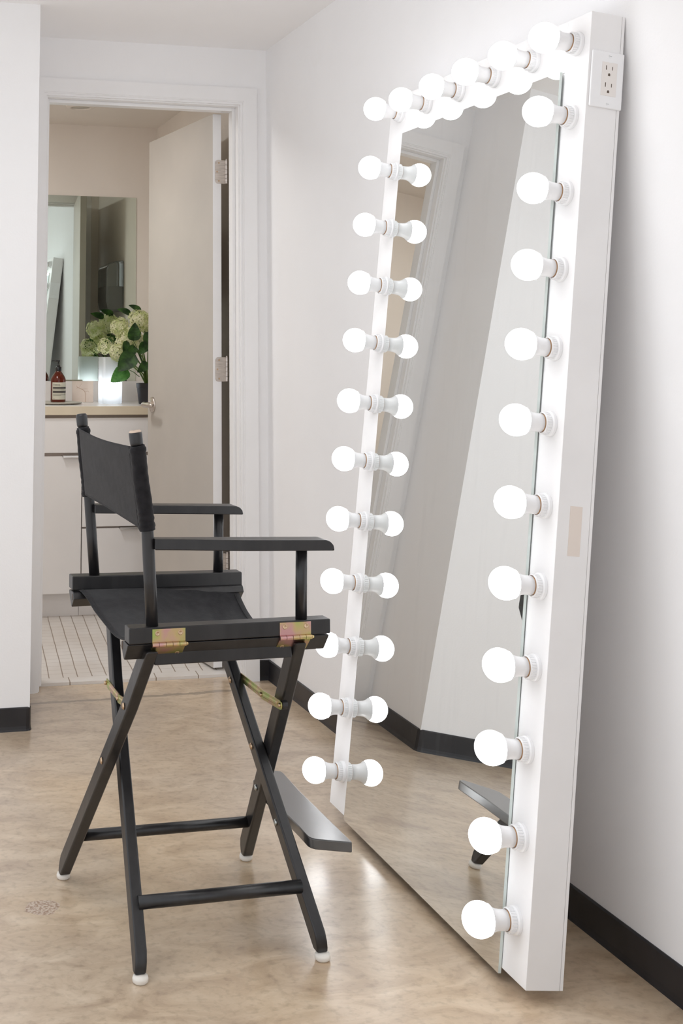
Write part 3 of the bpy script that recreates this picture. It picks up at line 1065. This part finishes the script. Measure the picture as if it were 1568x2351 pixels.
grid = []
for i in range(NF + 1):
    s_ = i / NF
    row = []
    for j in range(NL + 1):
        t = j / NL
        a = smoothc(backc, t); c = smoothc(frontc, t)
        e_ = s_ ** 1.3
        p = a * (1 - e_) + c * e_
        sag = math.sin(PI * t)
        f_ = -.185 + .372 * s_
        if s_ < .5: f_ += .014 * sag * (1 - 2 * s_) * .5
        f_ -= .006 * (t < .2) * 0
        wr = .0022 * math.sin(f_ * 95 + t * 5) * math.exp(-((t - .35) / .25) ** 2) * math.exp(-((s_ - .78) / .18) ** 2)
        row.append(bm.verts.new((f_ - .012 * (1 - t) * 1, p.x, p.y + wr)))
    grid.append(row)
for i in range(NF):
    for j in range(NL):
        bm.faces.new([grid[i][j], grid[i + 1][j], grid[i + 1][j + 1], grid[i][j + 1]])
se = obj('canvas_seat', bm, M['canvas'], CH, smooth=True)
sm = se.modifiers.new('thick', 'SOLIDIFY'); sm.thickness = .0022; sm.offset = 0
# stitched hem: raised cords along the four borders
bm = bmesh.new()


def hem(pts):
    tube(bm, [Vector(p) + Vector((0, 0, .0012)) for p in pts], .0011, 8)


bb = []
for i_ in (0.55, NF - .9):
    line_ = []
    for j in range(0, NL + 1):
        s_ = i_ / NF; t = j / NL
        a = smoothc(backc, t); c = smoothc(frontc, t); e_ = s_ ** 1.3
        p = a * (1 - e_) + c * e_
        f_ = -.185 + .372 * s_
        if s_ < .5: f_ += .014 * math.sin(PI * t) * (1 - 2 * s_) * .5
        line_.append((f_ - .012 * (1 - t), p.x, p.y))
    hem(line_)
line_ = []
for i in range(0, NF + 1):
    s_ = i / NF; t = .032
    a = smoothc(backc, t); c = smoothc(frontc, t); e_ = s_ ** 1.3
    p = a * (1 - e_) + c * e_
    line_.append((-.185 + .372 * s_ - .012 * (1 - t), p.x, p.y + .0004))
hem(line_)
obj('seat_hem', bm, M['canvas'], se, smooth=True)

# canvas back
bm = bmesh.new()
NZ, NA = 60, 28
for side in (-1, 1):
    P = POST[side]
    m_, t_ = Vector(P['m']), Vector(P['t'])
    z0, z1 = (.8050, .9620) if side < 0 else (.8170, .9680)
    rings = []
    for i in range(NZ + 1):
        z = z0 + (z1 - z0) * i / NZ
        q = (z - m_.z) / (t_.z - m_.z)
        c = m_ + (t_ - m_) * q
        s_ = i / NZ
        rg = []
        for k in range(NA):
            a = 2 * PI * k / NA
            r_ = .0150 + .0006 * math.sin(3 * a + 9 * s_)
            wr = (1.1 * math.exp(-s_ * 9) + .25) * .0011 * math.sin(z * (520 if s_ < .3 else 330) + 1.7 * math.sin(a))
            if s_ < .045 or s_ > .93: r_ += .0012
            if s_ > .98: r_ -= .002
            rg.append(bm.verts.new((c.x + (r_ + wr) * math.cos(a) * .95, c.y + (r_ + wr) * math.sin(a), z + .004 * (math.cos(a)) * .6)))
        rings.append(rg)
    for a, c in zip(rings[:-1], rings[1:]):
        for k in range(NA):
            bm.faces.new([a[k], a[(k + 1) % NA], c[(k + 1) % NA], c[k]])
    # top lip
    for rg, rev in ((rings[-1], 0), (rings[0], 1)):
        cc = sum((v_.co for v_ in rg), Vector()) / NA
        inn = [bm.verts.new(cc + (v_.co - cc) * .82 + Vector((0, 0, -.002 if not rev else .002))) for v_ in rg]
        for k in range(NA):
            bm.faces.new([rg[k], rg[(k + 1) % NA], inn[(k + 1) % NA], inn[k]])
sheet = []
NS, NV = 30, 24
for i in range(NS + 1):
    t = i / NS
    row = []
    for j in range(NV + 1):
        s_ = j / NV
        pts = []
        for side in (1, -1):
            P = POST[side]; m_, t_ = Vector(P['m']), Vector(P['t'])
            z0, z1 = (.8065, .9605) if side < 0 else (.8190, .9665)
            z = z0 + (z1 - z0) * s_
            q = (z - m_.z) / (t_.z - m_.z)
            c = m_ + (t_ - m_) * q
            pts.append(Vector((c.x - .0105, c.y - side * .009, z)))
        p = pts[0] * (1 - t) + pts[1] * t
        sg = math.sin(PI * t)
        p.x += -.004 * sg + .0010 * math.sin(p.z * 60 + t * 6) * sg
        p.z += (-.004 * sg) * s_ + .003 * sg * (1 - s_)
        row.append(bm.verts.new(p))
    sheet.append(row)
for i in range(NS):
    for j in range(NV):
        bm.faces.new([sheet[i][j], sheet[i + 1][j], sheet[i + 1][j + 1], sheet[i][j + 1]])
cb = obj('canvas_back', bm, M['canvas'], CH, smooth=True)
sm = cb.modifiers.new('thick', 'SOLIDIFY'); sm.thickness = .0018; sm.offset = 0

# ------------------------------------------------------------------ bathroom furniture
YF = 1.09


def cabinet(name, x0, x1, label, fronts, pulls):
    c = empty(name, ((x0 + x1) / 2, YF + .28, .010))
    tag(c, label, 'cabinet', 'white bathroom vanity units')
    ox, oy, oz = (x0 + x1) / 2, YF + .28, .010
    bm = bmesh.new()
    box(bm, x0 - ox, x1 - ox, YF + .019 - oy, 1.659 - oy, .112 - oz, .8655 - oz)
    obj('cabinet_body', bm, M['cabdark'], c)
    bm = bmesh.new()
    box(bm, x0 - ox, x1 - ox, YF + .056 - oy, 1.6 - oy, 0, .112 - oz)
    obj('toe_kick', bm, M['cab'], c)
    for (z0, z1), pull in zip(fronts, pulls):
        bm = bmesh.new()
        box(bm, x0 + .0015 - ox, x1 - .0015 - ox, YF - oy, YF + .019 - oy, z0 - oz, z1 - oz)
        f = obj('drawer_front', bm, M['cab'], c, bevel=.001)
        if pull:
            bm = bmesh.new()
            prism(bm, [(YF - .016 - oy, z1 - oz + .0015), (YF + .012 - oy, z1 - oz + .0015), (YF + .012 - oy, z1 - oz + .0035), (YF - .0145 - oy, z1 - oz + .0035), (YF - .0175 - oy, z1 - oz - .004), (YF - .016 - oy, z1 - oz - .005)], 0, pull[0] - ox, pull[1] - ox)
            obj('edge_pull', bm, M['alu'], f)
    return c


cabinet('vanity_cabinet', -.478, -.0160, 'white vanity unit with three drawers partly hidden by the open door',
        [(.7045, .853), (.3895, .690), (.113, .381)], [None, None, (-.313, -.235)])
cabinet('vanity_cabinet', -1.10, -.480, 'white vanity unit with a tall lower front beside the left door jamb',
        [(.7045, .853), (.113, .690)], [None, (-.566, -.485)])
bm = bmesh.new()
box(bm, -1.10, -.0145, YF - .012, 1.659, .8665, .9040)
fs = [f for f in bm.faces]
for f in fs:
    if f.normal.z > .5 or f.calc_center_median().z > .903: f.material_index = 1
ct = obj('countertop', bm, [M['counter'], M['countertop']], None, bevel=.0015)
tag(ct, 'continuous cream edged vanity countertop across both cabinets', 'countertop')
bs = obj('backsplash', bx(-1.10, -.0145, 1.640, 1.6595, .9042, .9990), M['countertop'], None, bevel=.001)
tag(bs, 'low white backsplash strip along the wall under the bathroom mirror', 'backsplash')
bm = bmesh.new()
fs = box(bm, -1.05, -.1195, 1.6535, 1.6598, .9995, 1.8970, 1)
for f in fs:
    if f.calc_center_median().y < 1.654: f.material_index = 0
wm = obj('wall_mirror', bm, [M['mirror_bath'], M['glassedge']])
tag(wm, 'frameless green tinted bathroom mirror above the vanity', 'mirror')

# ceiling light ring
dl = empty('ceiling_downlight', (-.489, 1.178, 2.25))
tag(dl, 'round recessed ceiling light, switched off, in the bathroom ceiling', 'ceiling light')
bm = bmesh.new(); lathe(bm, [(.045, 0), (.045, -.010), (.048, -.012), (.058, -.011), (.066, -.005), (.068, 0)], 48); obj('trim_ring', bm, M['bath_wall'], dl, smooth=True)
bm = bmesh.new(); lathe(bm, [(0, -.006), (.044, -.006), (.046, -.003)], 48); obj('light_lens', bm, M['dish'], dl, smooth=True)

# paper towel dispenser on the right bathroom wall
DY, DX = .75, -.0142
pd = empty('paper_towel_dispenser', (DX, DY, 1.36))
tag(pd, 'smoked plastic paper towel dispenser reflected in the bathroom mirror', 'dispenser')
poly = [(0, .0), (-.075, .0), (-.088, .012), (-.098, .06), (-.098, .235), (-.085, .262), (-.05, .278), (0, .285)]
bm = bmesh.new(); prism(bm, [(p[0], p[1]) for p in poly], 1, -.13, .13); obj('dispenser_cover', bm, M['cover'], pd, bevel=.010, seg=4)
bm = bmesh.new(); box(bm, -.085, -.004, -.115, .115, .015, .14); obj('towel_stack', bm, M['greydisp'], pd, bevel=.004)

# items on the counter
ZT = .9041
dish = empty('soap_dish', (-.560, 1.330, ZT))
tag(dish, 'flat round grey ceramic tray under the pump bottle', 'tray')
bm = bmesh.new(); lathe(bm, [(0, 0), (.10, 0), (.116, .004), (.121, .0085), (.1185, .0095), (.108, .0065), (0, .0055)], 64); obj('tray_body', bm, M['dish'], dish, smooth=True)

BT = (-.540, 1.395)
bo = empty('pump_bottle', (BT[0], BT[1], ZT + .0056))
tag(bo, 'amber pump soap bottle with a cream label on the round tray', 'bottle')
bm = bmesh.new()
lathe(bm, [(0, 0), (.0325, 0), (.0345, .003), (.0345, .098), (.0335, .106), (.028, .118), (.0195, .131), (.0125, .139), (.0120, .147), (0, .147)], 48)
obj('bottle_body', bm, M['amber'], bo, smooth=True)
# label wrapped on the front
camdir = math.atan2(-4.35 - BT[1], -1.46 - BT[0])


def arc_patch(bm, r, a0, a1, z0, z1, n=20):
    A = [bm.verts.new((r * math.cos(a0 + (a1 - a0) * i / n), r * math.sin(a0 + (a1 - a0) * i / n), z0)) for i in range(n + 1)]
    B = [bm.verts.new((r * math.cos(a0 + (a1 - a0) * i / n), r * math.sin(a0 + (a1 - a0) * i / n), z1)) for i in range(n + 1)]
    for i in range(n): bm.faces.new([A[i], A[i + 1], B[i + 1], B[i]])


ac = camdir + .30
bm = bmesh.new(); arc_patch(bm, .0350, ac - 1.15, ac + 1.20, .0125, .0900)
lb = obj('bottle_label', bm, M['paper'], bo, smooth=True)
bm = bmesh.new()
arc_patch(bm, .0353, ac - 1.05, ac + 1.10, .0610, .0690)
arc_patch(bm, .0353, ac - 1.05, ac + 1.10, .0420, .0520)
for k, (z_, e_) in enumerate(((.0570, .75), (.0350, 1.0), (.0325, 1.0), (.0300, .1), (.0165, -.75))):
    arc_patch(bm, .0353, ac - 1.02, ac + e_, z_, z_ + .0008)
obj('label_bars', bm, M['ink'], lb, smooth=True)
cu = bpy.data.curves.new('label_text', 'FONT')
cu.body = 'Aesop.'
cu.size = .0135
cu.extrude = .0001
tmp = bpy.data.objects.new('label_text_tmp', cu)
COL.objects.link(tmp)
dg = bpy.context.evaluated_depsgraph_get()
me = bpy.data.meshes.new_from_object(tmp.evaluated_get(dg))
bpy.data.objects.remove(tmp)
for v_ in me.vertices:
    a = ac - 1.02 + v_.co.x / .0354
    z_ = .0755 + v_.co.y
    v_.co = Vector((.0355 * math.cos(a), .0355 * math.sin(a), z_))
me.materials.append(M['soap_text'])
lt = bpy.data.objects.new('label_lettering', me); COL.objects.link(lt); lt.parent = lb
bm = bmesh.new()
lathe(bm, [(0, .141), (.0135, .141), (.0140, .143), (.0140, .158), (.0120, .160), (.0085, .161), (.0080, .166), (.0045, .168), (.0042, .183), (.0060, .184), (.0065, .190), (0, .191)], 28)
tube(bm, [(0, 0, .187), (-.012, .004, .1885), (-.024, .008, .1885), (-.031, .010, .186)], [.0040, .0038, .0032, .0026], 12)
obj('pump_head', bm, M['blackplastic'], bo, smooth=True)

# small picture card leaning on the backsplash
pc_ = empty('picture_card', (-.4050, 1.5050, ZT), rz=math.radians(-6))
tag(pc_, 'small square beige card with a thin line drawing leaning behind the counter items', 'card')
tl = .10
bm = bmesh.new()
box(bm, -.0495, .0495, -.003, .003, 0, .0985)
cd = obj('card_panel', bm, [noisy(mat('beige_card', (.6, .5, .42), .6), (.60, .50, .42), (.68, .58, .50), 12)], pc_, bevel=.001)
cd.rotation_euler = (math.radians(-6), 0, 0)
bm = bmesh.new()
inkb = mat('brown_drawn_line', (.42, .26, .16), .7)
for pts, r_ in (([(.012, .001), (.012, .035), (.010, .048), (.000, .058), (-.018, .066), (-.030, .071)], .0010),
                ([(-.018, .066), (-.012, .078), (-.004, .087)], .0005), ([(-.022, .067), (-.032, .078)], .0005), ([(-.024, .067), (-.034, .060)], .0004),
                ([(.010, .048), (.024, .052), (.030, .047)], .0006), ([(-.006, .061), (.014, .063), (.024, .061)], .0005)):
    tube(bm, [(a, -.0031, b_) for a, b_ in pts], r_, 6)
obj('drawn_figure', bm, inkb, cd)

# frosted glass vase lit from inside
vs = empty('frosted_vase', (-.3020, 1.370, ZT), rz=math.radians(4))
tag(vs, 'frosted square glass vase glowing from a lamp inside, on the vanity', 'vase')


def rounded_sq(hw, r, n=6):
    pts = []
    for cx_, cy_, a0 in ((hw - r, hw - r, 0), (-hw + r, hw - r, PI / 2), (-hw + r, -hw + r, PI), (hw - r, -hw + r, 3 * PI / 2)):
        for i in range(n + 1):
            a = a0 + PI / 2 * i / n
            pts.append((cx_ + r * math.cos(a), cy_ + r * math.sin(a)))
    return pts


bm = bmesh.new()
prof = [(.040, 0.0), (.045, .0), (.047, .004), (.0475, .10), (.048, .2105), (.0465, .2115), (.045, .2105), (.0445, .10), (.044, .012), (.030, .010)]
rings = []
for hw, z in prof:
    rings.append([bm.verts.new((x, y, z)) for x, y in rounded_sq(hw, hw * .32)])
for a, b_ in zip(rings[:-1], rings[1:]):
    for k in range(len(a)): bm.faces.new([a[k], a[(k + 1) % len(a)], b_[(k + 1) % len(a)], b_[k]])
bm.faces.new(rings[0][::-1]); bm.faces.new(rings[-1])
obj('vase_glass', bm, M['frost'], vs, smooth=True)
bm = bmesh.new(); lathe(bm, [(0, .012), (.013, .012), (.013, .050), (0, .050)], 20); obj('lamp_base', bm, M['plastic'], vs)
bm = bmesh.new(); lathe(bm, [(0, .050), (.012, .050), (.020, .064), (.024, .078), (.020, .094), (.010, .102), (0, .104)], 24); obj('inner_lamp', bm, M['vaselamp'], vs, smooth=True)

# hydrangea in a black pot
PX, PY = -.1400, 1.300
hy = empty('potted_hydrangea', (PX, PY, ZT))
tag(hy, 'artificial cream green hydrangea in a small black plastic pot behind the door edge', 'plant')
bm = bmesh.new()
lathe(bm, [(0, 0), (.0405, 0), (.0415, .002), (.0505, .072), (.0525, .073), (.0540, .0935), (.0520, .0945), (.0500, .085), (0, .080)], 48)
obj('pot', bm, M['pot'], hy, smooth=True, bevel=.0005)


def W2L(x, y, z): return Vector((x - PX, y - PY, z - ZT))


heads = [((-.1830, 1.30, 1.284), .050, 1.0), ((-.2650, 1.34, 1.252), .042, 1.1), ((-.3180, 1.42, 1.165), .036, 1.0), ((-.2900, 1.29, 1.137), .033, 1.25),
         ((-.2330, 1.30, 1.208), .042, 1.0), ((-.1830, 1.28, 1.190), .032, 1.0), ((-.2560, 1.33, 1.170), .036, 1.2), ((-.130, 1.34, 1.27), .045, 1.0)]
stem_base = W2L(PX, PY, ZT + .082)
rnd = random.Random(3)
for (c, R_, el) in heads:
    c = W2L(*c)
    bm = bmesh.new()
    mid = stem_base * .45 + c * .55 + Vector((.03 * (c.x < -.05), 0, 0))
    b2 = stem_base + Vector((rnd.uniform(-.012, .012), rnd.uniform(-.012, .012), 0))
    tube(bm, [b2, b2 + (mid - b2) * .5 + Vector((.006, 0, .01)), mid, c], [.0042, .0036, .003, .0022], 10)
    obj('stem', bm, M['stem'], hy, smooth=True)
    bm = bmesh.new()
    cnt = int(95 * (R_ / .04) ** 2)
    for i in range(cnt):
        th = math.acos(1 - 2 * (i + .5) / cnt); ph = PI * (1 + 5 ** .5) * i
        d_ = Vector((math.sin(th) * math.cos(ph), math.sin(th) * math.sin(ph), math.cos(th)))
        p = c + Vector((d_.x, d_.y, d_.z * el)) * R_ * rnd.uniform(.80, 1.03)
        n_ = (d_ + Vector((rnd.uniform(-.3, .3), rnd.uniform(-.3, .3), rnd.uniform(-.3, .3)))).normalized()
        x_, y_, _ = frame_of(n_)
        rot = rnd.uniform(0, PI)
        sz = rnd.uniform(.0075, .0105)
        for k in range(4):
            a = rot + k * PI / 2
            u1 = x_ * math.cos(a) + y_ * math.sin(a)
            v1 = x_ * -math.sin(a) + y_ * math.cos(a)
            q = [p, p + u1 * sz * .55 + v1 * sz * .42 + n_ * .001, p + u1 * sz * 1.0 + v1 * sz * .28 + n_ * .002, p + u1 * sz * 1.12 + n_ * .0005,
                 p + u1 * sz * 1.0 - v1 * sz * .28 + n_ * .002, p + u1 * sz * .55 - v1 * sz * .42 + n_ * .001]
            bm.faces.new([bm.verts.new(z) for z in q])
    bm.normal_update()
    obj('flower_head', bm, M['petal'], hy, smooth=False)


def leaf(base, tip, wid, nrm, curl, m_, serr=0.0, name='leaf'):
    base, tip = W2L(*base), W2L(*tip)
    d_ = tip - base
    ln_ = d_.length
    d_.normalize()
    nrm = Vector(nrm); nrm = (nrm - d_ * nrm.dot(d_)).normalized()
    sd = d_.cross(nrm)
    bm = bmesh.new()
    n1, n2 = 26, 4
    rows = []
    for i in range(n1 + 1):
        t = i / n1
        wv = (math.sin(PI * min(1, t ** .62)) ** .8) * wid / 2 if 0 < t < 1 else 0
        wv = wid / 2 * (1.0 * (math.sin(PI * t ** .60)) ** .75) if 0 < t < 1 else 0.0
        if serr and i % 2: wv *= (1 - serr)
        row = []
        for j in range(-n2, n2 + 1):
            q = j / n2
            zz = -curl * (t ** 2) * ln_ + abs(q) ** 1.5 * wv * .25 + (.0012 * math.cos(t * 44 - abs(q) * 8) if abs(j) in (1, 2, 3) else 0)
            row.append(bm.verts.new(base + d_ * ln_ * t + sd * wv * q + nrm * zz))
        rows.append(row)
    for a, b_ in zip(rows[:-1], rows[1:]):
        for j in range(2 * n2):
            bm.faces.new([a[j], a[j + 1], b_[j + 1], b_[j]])
    bmesh.ops.remove_doubles(bm, verts=bm.verts, dist=1e-5)
    tube(bm, [stem_base * .0 + base, base + d_ * ln_ * .5 + nrm * (-curl * .25 * ln_ - .0004), base + d_ * ln_ * .95 + nrm * (-curl * .9 * ln_)], [.0012, .0008, .0003], 6)
    # stalk back towards the main stems
    st = stem_base + (base - stem_base) * .55
    tube(bm, [st + Vector((.012, 0, 0)), (st + base) * .5 + Vector((.006, 0, .004)), base], [.0016, .0014, .0012], 6)
    return obj(name, bm, m_, hy, smooth=True)


Y0 = 1.235
leaf((-.2230, Y0, 1.190), (-.2180, Y0 - .01, 1.272), .060, (-.1, -1, .1), .05, M['leaf'])
leaf((-.2250, 1.21, 1.128), (-.3020, 1.20, 1.055), .088, (-.15, -1, .35), .08, M['leaf'], .05)
leaf((-.2480, 1.24, 1.062), (-.3270, 1.23, 1.006), .076, (-.1, -1, .25), .05, M['leaf_light'], .07)
leaf((-.2160, 1.24, 1.165), (-.2560, 1.22, 1.115), .045, (.1, -1, .2), .1, M['leaf'])
leaf((-.2550, 1.24, 1.190), (-.2640, 1.23, 1.118), .036, (.2, -1, .1), .1, M['leaf'])
leaf((-.2150, 1.33, 1.312), (-.2780, 1.31, 1.340), .040, (.1, -1, .8), .15, M['leaf'])
leaf((-.1660, 1.33, 1.325), (-.2260, 1.31, 1.357), .040, (.1, -1, .8), .1, M['leaf'])
leaf((-.1500, 1.22, 1.230), (-.1700, 1.20, 1.150), .060, (.1, -1, .1), .1, M['leaf'])
leaf((-.1620, 1.23, 1.180), (-.2000, 1.22, 1.130), .050, (.1, -1, .3), .1, M['leaf'])
leaf((-.1560, 1.23, 1.090), (-.2080, 1.21, 1.050), .045, (.1, -1, .3), .1, M['leaf'])
leaf((-.2900, 1.42, 1.200), (-.3400, 1.43, 1.150), .040, (.1, -1, .2), .1, M['leaf'])
